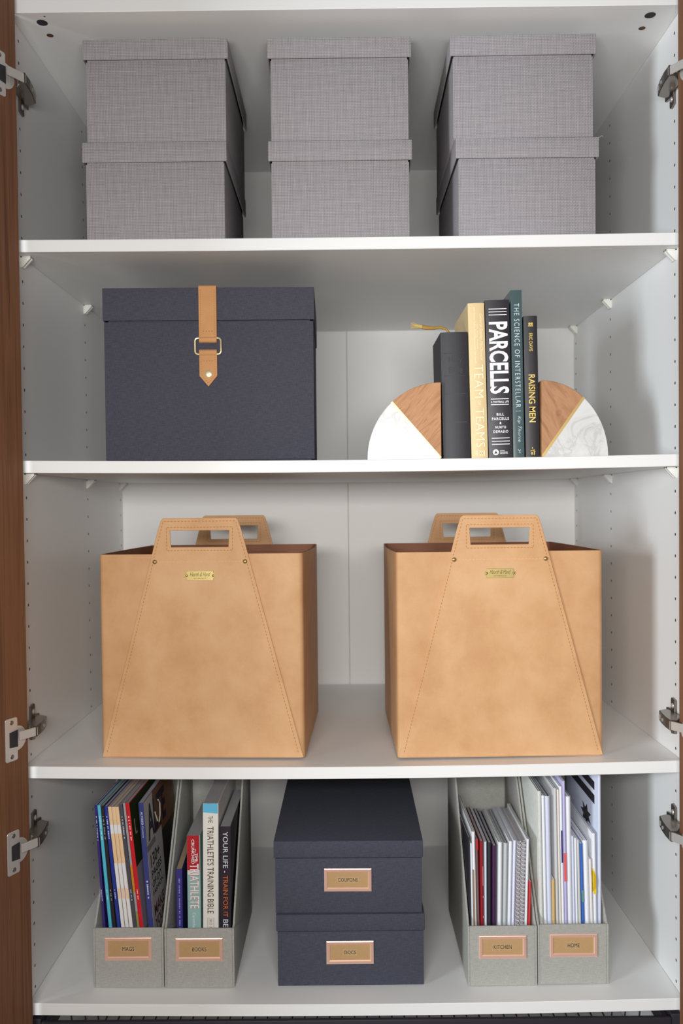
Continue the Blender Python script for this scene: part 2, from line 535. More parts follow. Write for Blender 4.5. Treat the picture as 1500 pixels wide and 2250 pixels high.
def hinge(sx, zc):
    """concealed hinge: mounting plate on the side panel, arm, link, cup plate on the door"""
    X = sx*W2
    i = -sx                          # towards the inside
    # arm body: channel running into the wardrobe, its inner face slopes to the back
    body = [(X+i*0.4, -3.0), (X+i*1.9, -5.3), (X+i*2.85, -5.4), (X+i*2.8, -3.4), (X+i*2.55, -1.2), (X+i*2.15, 0.9), (X+i*0.9, 1.5), (X+i*0.4, 1.0)]
    h = wpart(MB().prism(body, 'z', zc-0.78, zc+0.78), 'hinge', M['steel_dark'], bevel=0.1)
    def sub(mb, name, mat, **kw):
        mb.v = [(p[0], p[1]-26, p[2]+ZO) for p in mb.v]
        return mb.build(name, mat, h, **kw)
    # mounting plate (cross plate with raised wings)
    pl = [(-0.75, -2.5), (0.55, -2.75), (0.75, -2.5), (0.75, -1.0), (2.6, -0.8), (2.6, 0.8), (0.75, 1.0), (0.75, 2.5), (0.55, 2.75), (-0.75, 2.5)]
    a, b = sorted((X+i*0.03, X+i*0.42))
    sub(MB().prism([(y+0.1, zc+z) for y, z in pl], 'x', a, b), 'mounting_plate', M['steel_dark'], bevel=0.08)
    for z in (-1.6, 1.6):
        sub(MB().dome((X+i*0.4, 0.1, zc+z), (i, 0, 0), 0.42, 0.22, 14, 3), 'screw', M['chrome'], smooth=True)
    sub(MB().cyl((X+i*2.6, -1.9, zc), (i, -0.1, 0), 0.25, 0.12, 12), 'adjusting_screw', M['chrome'])
    sub(MB().cyl((X+i*2.25, -0.1, zc), (i, -0.15, 0), 0.36, 0.16, 12), 'adjusting_screw', M['chrome'])
    # link from arm to cup
    d = Vector((sx*math.sin(TH), -math.cos(TH))); n = Vector((sx*math.cos(TH), math.sin(TH)))
    E0 = Vector((sx*46.75, -5.0))
    cup = E0+d*2.55
    p0 = Vector((X+i*2.8, -5.0)); p1 = cup-n*0.85
    dv = (p1-p0).normalized(); nv = Vector((-dv.y, dv.x))*0.12
    sub(MB().prism([(q.x, q.y) for q in (p0-nv, p1-nv, p1+nv, p0+nv)], 'z', zc-0.62, zc+0.62), 'link', M['chrome'], bevel=0.05)
    # cup flange plate on the door: local (a along d, z) extruded along -n
    def face(poly, t0, t1, name, mat, **kw):
        mb = MB(); k = len(poly)
        vs = []
        for t in (t0, t1):
            for a_, z_ in poly:
                q = E0+d*a_-n*t
                vs.append((q.x, q.y, zc+z_-0.45))
        mb.add(vs, [tuple(range(k))[::-1], tuple(range(k, 2*k))]+[(q, (q+1) % k, k+(q+1) % k, k+q) for q in range(k)])
        return sub(mb, name, mat, **kw)
    face([(2.15, -2.85), (2.35, -3.05), (4.2, -3.05), (4.4, -2.85), (4.4, 2.85), (4.2, 3.05), (2.35, 3.05), (2.15, 2.85)], 0.02, 0.2, 'cup_plate', M['chrome'], bevel=0.05)
    face([(2.2+1.75*math.cos(t*math.pi/12), 1.75*math.sin(t*math.pi/12)) for t in range(24)], 0.01, 0.12, 'cup_rim', M['chrome'])
    face([(2.2, -1.2), (3.7, -1.05), (3.7, 1.05), (2.2, 1.2)], 0.2, 0.26, 'cup_recess_shade', M['hole_dark'])  # raised dark pad, painted shade in place of the hollow cup
    for z in (-2.4, 2.4):
        q = E0+d*3.25-n*0.18
        sub(MB().dome((q.x, q.y, zc+z-0.45), (-n.x, -n.y, 0), 0.35, 0.12, 12, 3), 'screw', M['steel_dark'], smooth=True)
for sx in (-1, 1):
    for zc in (20.8, -72.0, -88.0-1.6+1.6):
        hinge(sx, zc)

# ---------------------------------------------------------------- grey lidded boxes
def lidded(name, label, cat, group, x0, x1, y0, d, z, h, lid_h, over, mat, rz=0.0, bev=0.14, lid_t=0.25):
    cx = (x0+x1)/2; w = (x1-x0)/2
    t = thing(name, (cx, y0+d/2, z), label, cat, group, rz)
    # walls stop just short of the lid; a narrower neck rises inside it, and a recessed base lifts the walls a touch
    n_ = over+(0.5 if over < 0.3 else 0.12)
    bd = MB().tray(-w+over, w-over, -d/2+over, d/2-over, 0.16, h-lid_h-0.16, 0.3, top=False)
    bd.tray(-w+n_, w-n_, -d/2+n_, d/2-n_, 0.0, h-lid_t-0.02, 0.2, top=False)
    bd.build('body', mat, t, bevel=min(bev, 0.08), seg=2)
    MB().tray(-w, w, -d/2, d/2, h-lid_h, h, lid_t, top=True).build('lid', mat, t, bevel=bev, seg=2)
    return t
G = 'grey woven boxes stacked in pairs on the top shelf'
zz = {}
for lab_lo, lab_hi, lo, hi, rz in (
    ('lower grey woven lidded box of the stack above the strapped navy box', 'upper grey woven lidded box of the stack above the strapped navy box', (-39.1, -17.75), (-38.85, -17.4), 0.0),
    ('lower grey woven lidded box of the stack between the two outer stacks', 'upper grey woven lidded box of the stack between the two outer stacks', (-11.66, 9.6), (-11.62, 9.58), 0.0),
    ('lower grey woven lidded box of the stack above the books, loose thread on its lid', 'upper grey woven lidded box of the stack above the books', (15.9, 37.05), (15.4, 36.85), 0.4)):
    z = rest('a', lo[0], lo[1])
    t = lidded('storage_box', lab_lo, 'box', G, lo[0], lo[1], 0.0, 25.0, z, 15.0, 2.95, 0.42, M['grey_weave'], rz)
    if 'thread' in lab_lo:
        MB().tube([(10.4, -12.6, 14.8), (10.9, -12.9, 15.0), (11.0, -13.0, 14.7)], 0.04, 5).build('loose_thread', M['grey_weave'], t)
    lidded('storage_box', lab_hi, 'box', G, hi[0], hi[1], 0.05, 24.8, z+15.02, 15.0, 2.95, 0.42, M['grey_weave'], -rz)

# ---------------------------------------------------------------- navy box with leather strap
zb = rest('b', -37, -5.3)
t = lidded('strapped_box', 'large navy linen box with tan leather strap and gold buckle', 'box', None, -36.75, -5.3, 0.6, 24.0, zb, 25.75, 4.85, 0.16, M['navy'], 0.9, 0.12)
yf = -12.0
cx = 0.0
sx0 = -0.1
# strap over the lid: top run, front run down to the buckle
st = MB()
prof = [(3.0, 25.78), (3.0, 26.05), (-12.1, 26.05), (-12.33, 25.85), (-12.35, 17.75), (-12.2, 17.45), (-12.08, 17.75), (-12.08, 25.6), (-11.9, 25.78)]
st.prism(prof, 'x', sx0-1.33, sx0+1.33).build('strap', M['tan_strap'], t, bevel=0.05)
tabp = [(sx0-1.33, 16.5), (sx0-1.33, 12.6), (sx0, 11.0), (sx0+1.33, 12.6), (sx0+1.33, 16.5)]
tab = MB().prism(tabp, 'y', -12.33, -12.03).build('strap_tab', M['tan_strap'], t, bevel=0.05)
# rounded rectangular ring
ring = []
rw, rh, rr = 1.92, 1.2, 0.45
for qx, qz, a0 in ((1, 1, 0), (-1, 1, 90), (-1, -1, 180), (1, -1, 270)):
    for k in range(5):
        a = R(a0+22.5*k)
        ring.append((sx0+qx*(rw-rr)+rr*math.cos(a), -12.28, 17.0+qz*(rh-rr)+rr*math.sin(a)))
MB().tube(ring, 0.14, 8, closed=True).build('buckle_ring', M['gold'], t, smooth=True)
# folds of leather around the ring
for z0, z1 in ((17.5, 18.4), (15.6, 16.5)):
    MB().prism([(-12.2, z0), (-12.48, z0+0.1), (-12.5, z1-0.15), (-12.2, z1)], 'x', sx0-1.31, sx0+1.31).build('strap_fold', M['tan_strap'], t, bevel=0.05)
MB().dome((sx0, -12.33, 12.9), (0, -1, 0), 0.56, 0.07, 20, 3).build('snap_button', M['gold'], t, smooth=True)
def dashes(mb, pts, y, length=0.3, gap=0.24, w=0.08, th=0.03):
    # stitches along a polyline in the xz plane at depth y (in front of the surface)
    for (xa, za), (xb, zb_) in zip(pts[:-1], pts[1:]):
        L = math.hypot(xb-xa, zb_-za)
        if L < 1e-6:
            continue
        ux, uz = (xb-xa)/L, (zb_-za)/L
        n = max(1, int(L/(length+gap)))
        for k in range(n):
            m = (k+0.5)*L/n
            c = (xa+ux*m, za+uz*m); hl = length/2
            px, pz = -uz*w/2, ux*w/2
            q = [(c[0]-ux*hl-px, c[1]-uz*hl-pz), (c[0]+ux*hl-px, c[1]+uz*hl-pz), (c[0]+ux*hl+px, c[1]+uz*hl+pz), (c[0]-ux*hl+px, c[1]-uz*hl+pz)]
            mb.prism(q, 'y', y-th, y)
    return mb
d_ = MB()
dashes(d_, [(sx0-1.02, 25.4), (sx0-1.02, 17.9)], -12.34, 0.16, 0.16, 0.09)
dashes(d_, [(sx0+1.02, 25.4), (sx0+1.02, 17.9)], -12.34, 0.16, 0.16, 0.09)
dashes(d_, [(sx0-0.85, 19.2), (sx0+0.85, 19.2)], -12.34, 0.18, 0.2, 0.14)
dashes(d_, [(sx0-1.02, 16.2), (sx0-1.02, 12.75), (sx0, 11.5), (sx0+1.02, 12.75), (sx0+1.02, 16.2)], -12.33, 0.16, 0.16, 0.09)
dashes(d_, [(sx0-0.8, 14.8), (sx0+0.8, 14.8)], -12.33, 0.18, 0.2, 0.14)
d_.build('stitching', M['thread'], t)
# keep the strap exactly on the front, the lid on top

# ---------------------------------------------------------------- books and bookends on the second shelf
def quarter(a0, a1, rx, rz_, y0, y1, n=20, c=(0, 0)):
    p = [c]+[(c[0]+rx*math.cos(R(a0+(a1-a0)*k/n)), c[1]+rz_*math.sin(R(a0+(a1-a0)*k/n))) for k in range(n+1)]
    return MB().prism(p, 'y', y0, y1)
def bookend(label, x, sx, rx, rz_, a_split, woodm, y0):
    z = sag('b', x)+0.03
    t = thing('bookend', (x, y0, z), label, 'bookend', 'marble and wood bookends')
    lo, hi = a_split-0.4, a_split+0.4
    def sec(a0, a1, sh, name, mat):
        m = quarter(a0, a1, rx, rz_, 0, 4.6, 22)
        m.v = [(p[0]*sx, p[1], p[2]) for p in m.v]
        m.build(name, mat, t, bevel=0.06, smooth=True)
    sec(0.0, lo, 0, 'marble_wedge', M['marble'])
    sec(hi, 90, 0, 'wood_wedge', woodm)
    am = R(a_split); ex_, ez_ = rx*math.cos(am)*1.002, rz_*math.sin(am)*1.002
    L_ = math.hypot(ex_, ez_); ux, uz = ex_/L_, ez_/L_; hw_ = 0.19
    q = [(ux*0.25+uz*hw_, uz*0.25-ux*hw_), (ex_+uz*hw_, ez_-ux*hw_), (ex_-uz*hw_, ez_+ux*hw_), (ux*0.25-uz*hw_, uz*0.25+ux*hw_)]
    MB().prism([(a*sx, b_) for a, b_ in q], 'y', -0.03, 4.63).build('brass_strip', M['gold_strip'], t)
bookend('quarter-round marble and wood bookend beside the black ribboned book', 13.5, -1, 10.95, 11.35, 48.2, M['acacia_a'], -0.6)
bookend('quarter-round marble and wood bookend beside the gold-lettered black book', 28.35, 1, 9.85, 11.4, 50.6, M['acacia_b'], -0.4)

def book(name, label, x, y, z, w, h, d, xt=None, yaw=0.0, cover=None, page=None, hard=True, bow=0.12, group=None, cat='book', fill=1.0, t=None, lift=True):
    """x: centre of spine at the bottom, xt: centre of spine at the top; origin at bottom front centre"""
    ang = math.atan2((xt if xt is not None else x)-x, h)
    zz_ = z+(abs(math.sin(ang))*w/2 if lift else 0)
    root = thing(name, (x, y, zz_), label, cat, group, yaw, math.degrees(ang))
    t = t or (0.22 if hard else 0.05)
    n = 7
    o, i = [], []
    o.append((-w/2, d)); i.append((-w/2+t, d))
    for k in range(n+1):
        u = -1+2*k/n
        yy = bow*(abs(u)**2.4)
        o.append((u*w/2, yy)); i.append((u*(w/2-t), yy+t))
    o.append((w/2, d)); i.append((w/2-t, d))
    MB().strip(o, i, 0, h).build('cover', cover, root, smooth=True, angle=50)
    ins = 0.3 if hard else 0.03
    pw = (w/2-t)*fill
    MB().box(-pw+0.005, pw-0.005, bow+t+0.02, d-ins, ins, h-ins).build('page_block', page, root)
    return root

zb2 = sag('b', 14)+0.03
GB = 'books between the bookends'
# black leather book with ribbon
b = book('book', 'thick black leather-bound book with frayed gold ribbon, tooled bands on its spine', 15.9, -0.2, zb2, 4.0, 18.75, 11.0, 15.55, 0.0, ink(46, 45, 50, 0.55, 'black_leather'), M['pages_wm'], True, 0.3, GB)
lk = ink(30, 29, 33, 0.4, 'tooling')
for zz_ in (15.6, 12.3, 9.6, 5.4):
    MB().box(-1.6, 1.5, -0.015, 0.1, zz_, zz_+0.07).build('tooled_band', lk, b)
lettering('Holy', b, lk, -0.95, 1.15, 14.05, 15.1, -0.02, 'h', 0.01)
lettering('Bible', b, lk, -0.95, 1.15, 12.65, 13.7, -0.02, 'h', 0.01)
rib = [(-0.65, 1.0, 18.2), (-0.7, 0.8, 18.9), (-1.1, 0.7, 19.35), (-1.95, 0.6, 19.62), (-2.9, 0.5, 19.5), (-4.0, 0.4, 19.55), (-4.7, 0.4, 19.7)]
MB().tube(rib, 0.2, 8, radii=[0.16, 0.17, 0.18, 0.2, 0.24, 0.3, 0.3]).build('ribbon', M['goldcord'], b, smooth=True)
fr = MB()
for k in range(16):
    a = random.uniform(-0.5, 0.75); bb = random.uniform(-0.4, 0.4)
    fr.tube([(-4.6, 0.4+bb*0.3, 19.7+a*0.25), (-5.4, 0.4+bb*0.6, 19.8+a*0.45), (-6.2+random.uniform(-0.3, 0.4), 0.4+bb, 19.95+a*0.9)], 0.05, 5, radii=[0.07, 0.05, 0.02])
fr.build('ribbon_fringe', M['goldfray'], b)

b = book('book', 'cream hardcover book with pale lettering, left of the bold white-titled black book', 19.27, -0.1, zb2, 2.42, 23.0, 15.0, 18.82, 0.0, ink(226, 200, 150, 0.5, 'cream_jacket'), M['pages'], True, 0.14, GB)
tm = ink(250, 236, 202, 0.5)
lettering('TEAM', b, tm, -0.5, 0.82, 9.05, 13.9, -0.02, 'v', -0.01, 0, 1.1)
lettering('OF', b, tm, -0.1, 0.36, 7.95, 8.6, -0.02, 'v')
lettering('TEAMS', b, tm, -0.5, 0.82, 1.75, 7.5, -0.02, 'v', -0.01, 0, 1.1)
lettering('General Stanley McChrystal', b, tm, 0.35, 0.9, 14.5, 21.4, -0.02, 'v', -0.005, 0.35)
lettering('U.S. Army, Retired', b, tm, -0.05, 0.2, 16.3, 19.8, -0.02, 'v')
lettering('with Tantum Collins, David Silverman and Chris Fussell', b, tm, -0.45, -0.15, 14.2, 22.4, -0.02, 'v')
mk = MB()
for q in (-0.45, 0.05, 0.3, 0.62):
    mk.box(q, q+0.1, -0.02, 0.05, 0.45, 1.2)
mk.box(0.05, 0.4, -0.02, 0.05, 0.78, 0.88)
mk.build('publisher_mark', tm, b)

b = book('book', 'black hardcover book with bold white title between thin white rules', 22.4, -0.05, zb2, 3.55, 23.45, 15.6, 21.95, 0.0, ink(44, 41, 48, 0.45, 'black_jacket'), M['pages'], True, 0.16, GB)
wt = ink(246, 246, 248, 0.5)
for z0 in (22.05, 21.62, 21.18, 8.78, 7.95, 2.98, 2.52, 2.08):
    MB().box(-1.3, 1.35, -0.02, 0.05, z0, z0+0.1).build('printed_rule', wt, b)
lettering('PARCELLS', b, wt, -1.35, 1.45, 9.6, 20.2, -0.02, 'v', 0.028, 0, 1.0)
lettering('A FOOTBALL LIFE', b, wt, -1.3, 1.35, 8.25, 8.55, -0.02, 'h', 0.02, 0, 1.1)
lettering('BILL', b, wt, -0.5, 0.6, 6.35, 6.75, -0.02, 'h', 0.02, 0, 1.2)
lettering('PARCELLS', b, wt, -1.2, 1.3, 5.7, 6.1, -0.02, 'h', 0.02, 0, 1.2)
lettering('&', b, wt, -0.1, 0.2, 5.1, 5.45, -0.02, 'h', 0.02)
lettering('NUNYO', b, wt, -0.75, 0.85, 4.45, 4.85, -0.02, 'h', 0.02, 0, 1.2)
lettering('DEMASIO', b, wt, -1.05, 1.15, 3.8, 4.2, -0.02, 'h', 0.02, 0, 1.2)
lg = MB(); a_ = [(-0.75+0.44*math.cos(k*math.pi/10), 0.95+0.44*math.sin(k*math.pi/10)) for k in range(20)]
lg.prism(a_, 'y', -0.02, 0.05); lg.build('publisher_mark', wt, b)
lg = MB(); lg.prism([(-1.0, 0.75), (-0.5, 0.75), (-0.75, 1.2)], 'y', -0.03, 0.0); lg.build('publisher_mark', ink(44, 41, 48, 0.45, 'black_jacket'), b)
lettering('CROWN', b, wt, -0.15, 0.55, 1.08, 1.24, -0.02, 'h', 0.02)
MB().box(-0.15, 1.0, -0.02, 0.05, 0.93, 0.98).build('printed_rule', wt, b)
lettering('ARCHETYPE', b, wt, -0.15, 1.0, 0.68, 0.84, -0.02, 'h', 0.02)

b = book('book', 'slim teal paperback with silver spine lettering, tallest of the row', 25.05, -0.1, zb2, 1.62, 24.85, 17.0, 24.75, 0.0, ink(74, 92, 94, 0.22, 'teal_cover'), M['pages'], False, 0.03, GB)
sv = ink(208, 220, 228, 0.4)
lettering('THE SCIENCE OF INTERSTELLAR', b, sv, -0.36, 0.4, 7.55, 22.9, -0.02, 'v', -0.005, 0, 1.25)
MB().box(-0.4, 0.4, -0.02, 0.02, 7.0, 7.05).build('printed_rule', sv, b)
lettering('Kip Thorne', b, sv, -0.2, 0.4, 2.4, 6.3, -0.02, 'v', -0.01, 0.35)
mk = MB()
mk.tube([(-0.15, -0.02, 1.35), (0.1, -0.02, 1.1), (0.0, -0.02, 0.85), (0.3, -0.02, 0.95)], 0.04, 5); mk.tube([(0.3, -0.02, 1.3), (0.05, -0.02, 1.1)], 0.04, 5)
mk.build('publisher_mark', sv, b)

b = book('book', 'short black hardcover book with gold lettering, beside the plain-grained bookend', 27.12, -0.05, zb2, 2.02, 21.05, 14.0, 26.85, 0.0, ink(44, 42, 46, 0.5, 'charcoal_cloth'), M['pages'], True, 0.14, GB)
gd = ink(240, 208, 118, 0.35, 'gold_foil', 0.4)
lettering('RAISING MEN', b, gd, -0.45, 0.52, 5.35, 12.4, -0.02, 'v', 0.012)
lettering('ERIC DAVIS', b, gd, -0.25, 0.25, 15.85, 18.5, -0.02, 'v', 0.012)
mk = MB()
for dx in (-0.17, 0.17):
    for dz in (-0.13, 0.13):
        mk.prism([(dx+0.17*math.cos(k*math.pi/4), 19.8+dz+0.15*math.sin(k*math.pi/4)) for k in range(8)], 'y', -0.02, 0.04)
mk.box(-0.35, 0.35, -0.02, 0.04, 19.48, 19.6); mk.build('publisher_mark', gd, b)
mk = MB(); mk.box(-0.1, 0.0, -0.02, 0.04, 1.45, 1.65)
mk.tube([(-0.35, -0.02, 1.1), (0.05, -0.02, 1.2), (0.35, -0.02, 1.0)], 0.09, 5); mk.box(0.15, 0.26, -0.02, 0.04, 0.5, 1.3); mk.box(-0.2, -0.05, -0.02, 0.04, 0.55, 0.95)
mk.build('publisher_mark', gd, b)

# ---------------------------------------------------------------- leather totes on the third shelf
TW, TD, THt = 31.0, 31.0, 30.9      # width, depth, height of the body
def tote(label, cx, y0, rz, side_curl):
    z = rest('c', cx-15, cx+15)
    t = thing('leather_tote', (cx, y0+TD/2, z), label, 'basket', 'tan leather totes on the third shelf', rz)
    def ringpts(zf, inset, flare=1.0):
        pts = []
        hw, hd, r = TW/2-inset, TD/2-inset, 0.7
        n = 9
        bow = 0.55*zf*zf*flare
        # front, right, back, left
        def lerp(a, b, k): return a+(b-a)*k/n
        for k in range(n): pts.append((lerp(-hw+r, hw-r, k), -hd))
        for k in range(3): a = R(-90+30*k); pts.append((hw-r+r*math.cos(a), -hd+r+r*math.sin(a)))
        for k in range(n):
            q = lerp(-hd+r, hd-r, k); pts.append((hw+bow*math.sin(math.pi*(k)/n)*(1 if side_curl > 0 else 0.4), q))
        for k in range(3): a = R(0+30*k); pts.append((hw-r+r*math.cos(a), hd-r+r*math.sin(a)))
        for k in range(n): pts.append((lerp(hw-r, -hw+r, k), hd))
        for k in range(3): a = R(90+30*k); pts.append((-hw+r+r*math.cos(a), hd-r+r*math.sin(a)))
        for k in range(n):
            q = lerp(hd-r, -hd+r, k); pts.append((-hw-bow*math.sin(math.pi*k/n)*(1 if side_curl < 0 else 0.4), q))
        for k in range(3): a = R(180+30*k); pts.append((-hw+r+r*math.cos(a), -hd+r+r*math.sin(a)))
        return pts
    def shell(i0, i1, z0, name, mat):
        mb = MB(); lv = [0, 0.1, 0.3, 0.5, 0.7, 0.85, 0.95, 1.0]
        rows = []
        for q in lv: rows.append([(p[0], p[1], z0+(THt-z0)*q) for p in ringpts(q, i0)])
        for q in reversed(lv): rows.append([(p[0], p[1], z0+(THt-z0)*q) for p in ringpts(q, i1)])
        m = len(rows[0]); vs = [p for r_ in rows for p in r_]; fs = []
        for a in range(len(rows)-1):
            fs += [(a*m+k, a*m+(k+1) % m, (a+1)*m+(k+1) % m, (a+1)*m+k) for k in range(m)]
        fs += [tuple(range(m))[::-1], tuple(range((len(rows)-1)*m, len(rows)*m))]
        mb.add(vs, fs)
        return mb.build(name, mat, t, smooth=True, angle=45)
    shell(0.0, 0.16, 0.0, 'body', M['tan_side'])
    shell(0.17, 0.32, 0.3, 'lining', M['lining'])
    # two trapezoid panels with cut-out handle
    Hh = 36.35
    def wd(zv): return 15.35-(15.35-5.85)*(zv-0.15)/(Hh-0.15)
    for back in (False, True):
        ya, yb = (-TD/2-0.26, -TD/2-0.02) if not back else (TD/2+0.02, TD/2+0.26)
        z0, z1, hx = 31.95, 34.45, 4.5
        pv = [(-wd(0.15), 0.15), (wd(0.15), 0.15), (wd(z0), z0), (wd(z1), z1), (wd(Hh)+0.0, Hh-0.35), (wd(Hh)-0.35, Hh), (-wd(Hh)+0.35, Hh), (-wd(Hh), Hh-0.35), (-wd(z1), z1), (-wd(z0), z0),
              (-hx+0.15, z0), (hx-0.15, z0), (hx, z1), (-hx, z1)]
        fc = [(0, 1, 2, 11, 10, 9), (11, 2, 3, 12), (9, 10, 13, 8), (8, 13, 12, 3, 4, 5, 6, 7)]
        out = [0, 1, 2, 3, 4, 5, 6, 7, 8, 9]; hole = [10, 11, 12, 13]
        k = len(pv); mb = MB()
        fs = [tuple(f) for f in fc]+[tuple(k+q for q in f[::-1]) for f in fc]
        for lp in (out, hole):
            for a in range(len(lp)):
                b_ = lp[(a+1) % len(lp)]; fs.append((lp[a], b_, k+b_, k+lp[a]))
        mb.add([(p[0], ya, p[1]) for p in pv]+[(p[0], yb, p[1]) for p in pv], fs)
        pn = mb.build('handle_panel', M['tan'] if not back else M['tan_side'], t, bevel=0.06)
        ys = ya if not back else ya
        sl = MB(); sd = MB()
        o_ = 0.5
        yy = ya-0.0
        dashes(sd, [(-wd(0.8)+o_+0.1, 0.8), (-wd(30)+o_, 30.0)], yy, 0.3, 0.22, 0.09, 0.02)
        dashes(sd, [(wd(0.8)-o_-0.1, 0.8), (wd(30)-o_, 30.0)], yy, 0.3, 0.22, 0.09, 0.02)
        dashes(sd, [(-wd(30)+o_, 30.2), (-wd(35.8)+o_, 35.85), (wd(35.8)-o_, 35.85), (wd(30)-o_, 30.2)], yy, 0.3, 0.2, 0.1, 0.02)
        dashes(sl, [(-wd(29.75)+1.3, 29.75), (wd(29.75)-1.3, 29.75)], yy, 0.32, 0.2, 0.11, 0.03)
        dashes(sd, [(-hx-0.5, z0-0.5), (hx+0.5, z0-0.5), (hx+0.5, z1+0.5), (-hx-0.5, z1+0.5), (-hx-0.5, z0-0.5)], yy, 0.3, 0.2, 0.1, 0.02)
        sd.build('stitching', M['thread'], pn); sl.build('stitching', M['thread_lt'], pn)
        if not back:
            for sx in (-1, 1):
                MB().dome((sx*6.85, ya, 29.75), (0, -1, 0), 0.36, 0.26, 14, 4).build('rivet', M['brass'], pn, smooth=True)
            # engraved brass name plate
            pp = []
            w, h, e = 2.0, 0.72, 0.34
            for px, pz, a0, a1 in ((w, 0, -80, 80),):
                pp += [(w, -h)]
                pp += [(w+0.02+e*math.cos(R(a)), e*math.sin(R(a))) for a in range(-80, 81, 20)]
                pp += [(w, h), (-w, h)]
                pp += [(-w-0.02+e*math.cos(R(a)), e*math.sin(R(a))) for a in range(100, 261, 20)]
                pp += [(-w, -h)]
            pl = MB().prism([(a, 27.65+b_) for a, b_ in pp], 'y', ya-0.08, ya-0.01).build('name_plate', M['brass_plate'], t, bevel=0.03)
            for sx in (-1, 1):
                MB().dome((sx*2.02, ya-0.08, 27.65), (0, -1, 0), 0.2, 0.14, 12, 3).build('rivet', M['brass'], pl, smooth=True)
            lettering('Hearth & Hand', pl, M['engrave'], -1.55, 1.6, 27.55, 28.15, ya-0.1, 'h', -0.005, 0.5, 0.95)
            lettering('WITH MAGNOLIA', pl, M['engrave'], -0.95, 0.95, 27.18, 27.33, ya-0.1, 'h', 0.01, 0, 1.3)
    return t
tote('tan leather tote basket standing above the MAGS and BOOKS files', -22.15, 1.6, -2.2, 1)
tote('tan leather tote basket standing above the KITCHEN and HOME files', 22.0, 0.7, 0.8, -1)

# ---------------------------------------------------------------- navy file boxes on the bottom shelf
def frame(parent, cx, zc, yf, word, tw, th=0.62, w=3.6, h=1.75):
    """copper label holder with a kraft card and a printed word"""
    mb = MB()
    loops = [(w, h, yf), (w, h, yf-0.14), (w-0.12, h-0.12, yf-0.2), (w-0.42, h-0.42, yf-0.2), (w-0.56, h-0.58, yf-0.08), (w-0.56, h-0.58, yf)]
    vs = []
    for a, b_, y in loops:
        vs += [(cx-a, y, zc-b_), (cx+a, y, zc-b_), (cx+a, y, zc+b_), (cx-a, y, zc+b_)]
    fs = []
    for k in range(len(loops)):
        j = (k+1) % len(loops)
        fs += [(k*4+i, k*4+(i+1) % 4, j*4+(i+1) % 4, j*4+i) for i in range(4)]
    fr_ = mb.add(vs, fs).build('label_frame', M['copper'], parent)
    MB().box(cx-w+0.5, cx+w-0.5, yf-0.05, yf-0.01, zc-h+0.5, zc+h-0.5).build('label_card', M['kraft'], fr_)
    MB().box(cx-tw/2-0.2, cx+tw/2+0.2, yf-0.06, yf-0.04, zc-0.5, zc+0.5).build('label_tape', M['tape'], fr_)
    lettering(word, fr_, M['ink'], cx-tw/2, cx+tw/2, zc-th/2, zc+th/2, yf-0.07, 'h', 0.0, 0, 1.0)
    return fr_
zb = rest('d', -12, 10.6)
G2 = 'navy label boxes stacked on the bottom shelf'
t1 = lidded('label_box', 'lower navy linen box with copper frame labelled DOCS', 'box', G2, -12.05, 10.6, 1.75, 35.0, zb, 11.2, 2.55, 0.2, M['navy_dk'], 0.3, 0.1)
frame(t1, -0.1, 5.3, -17.5+0.19, 'DOCS', 1.75, 0.55)
t2 = lidded('label_box', 'upper navy linen box with copper frame labelled COUPONS', 'box', G2, -12.1, 10.62, 1.75, 35.0, zb+11.22, 11.25, 2.55, 0.2, M['navy_dk'], -0.4, 0.1)
frame(t2, -0.1, 5.25, -17.5+0.19, 'COUPONS', 3.0, 0.55)

# ---------------------------------------------------------------- magazine files
def mag_file(label, x0, x1, word, tw, y0=1.55):
    z = rest('d', x0, x1)
    cx = (x0+x1)/2; hw = (x1-x0)/2
    t = thing('magazine_file', (cx, y0, z), label, 'magazine file', 'greige linen magazine files')
    D, H, th = 24.6, 30.0, 0.31
    side = [(0, 0), (D, 0), (D, H), (16.4, H), (0.9, 9.5), (0.35, 9.15), (0, 9.15)]
    for sx in (-1, 1):
        a, b_ = sorted((sx*hw, sx*(hw-th)))
        MB().prism(side, 'x', a, b_).build('side_wall', M['greige'], t, bevel=0.08, seg=2)
    MB().box(-hw+th, hw-th, 0, th, 0, 9.15).build('front_wall', M['greige'], t, bevel=0.06)
    MB().box(-hw+th, hw-th, D-th, D, 0, H).build('back_wall', M['greige'], t, bevel=0.05)
    MB().box(-hw+th, hw-th, th, D-th, 0, 0.3).build('base', M['greige'], t)
    frame(t, 0.0, 6.0, -0.01, word, tw)
    return z
zf = mag_file('linen magazine file labelled MAGS', -39.85, -29.12, 'MAGS', 1.8)
mag_file('linen magazine file labelled BOOKS', -29.0, -18.35, 'BOOKS', 2.15)
mag_file('linen magazine file labelled KITCHEN', 17.2, 27.72, 'KITCHEN', 2.7)
mag_file('linen magazine file labelled HOME', 27.85, 38.6, 'HOME', 1.8)
Z0 = -112.7

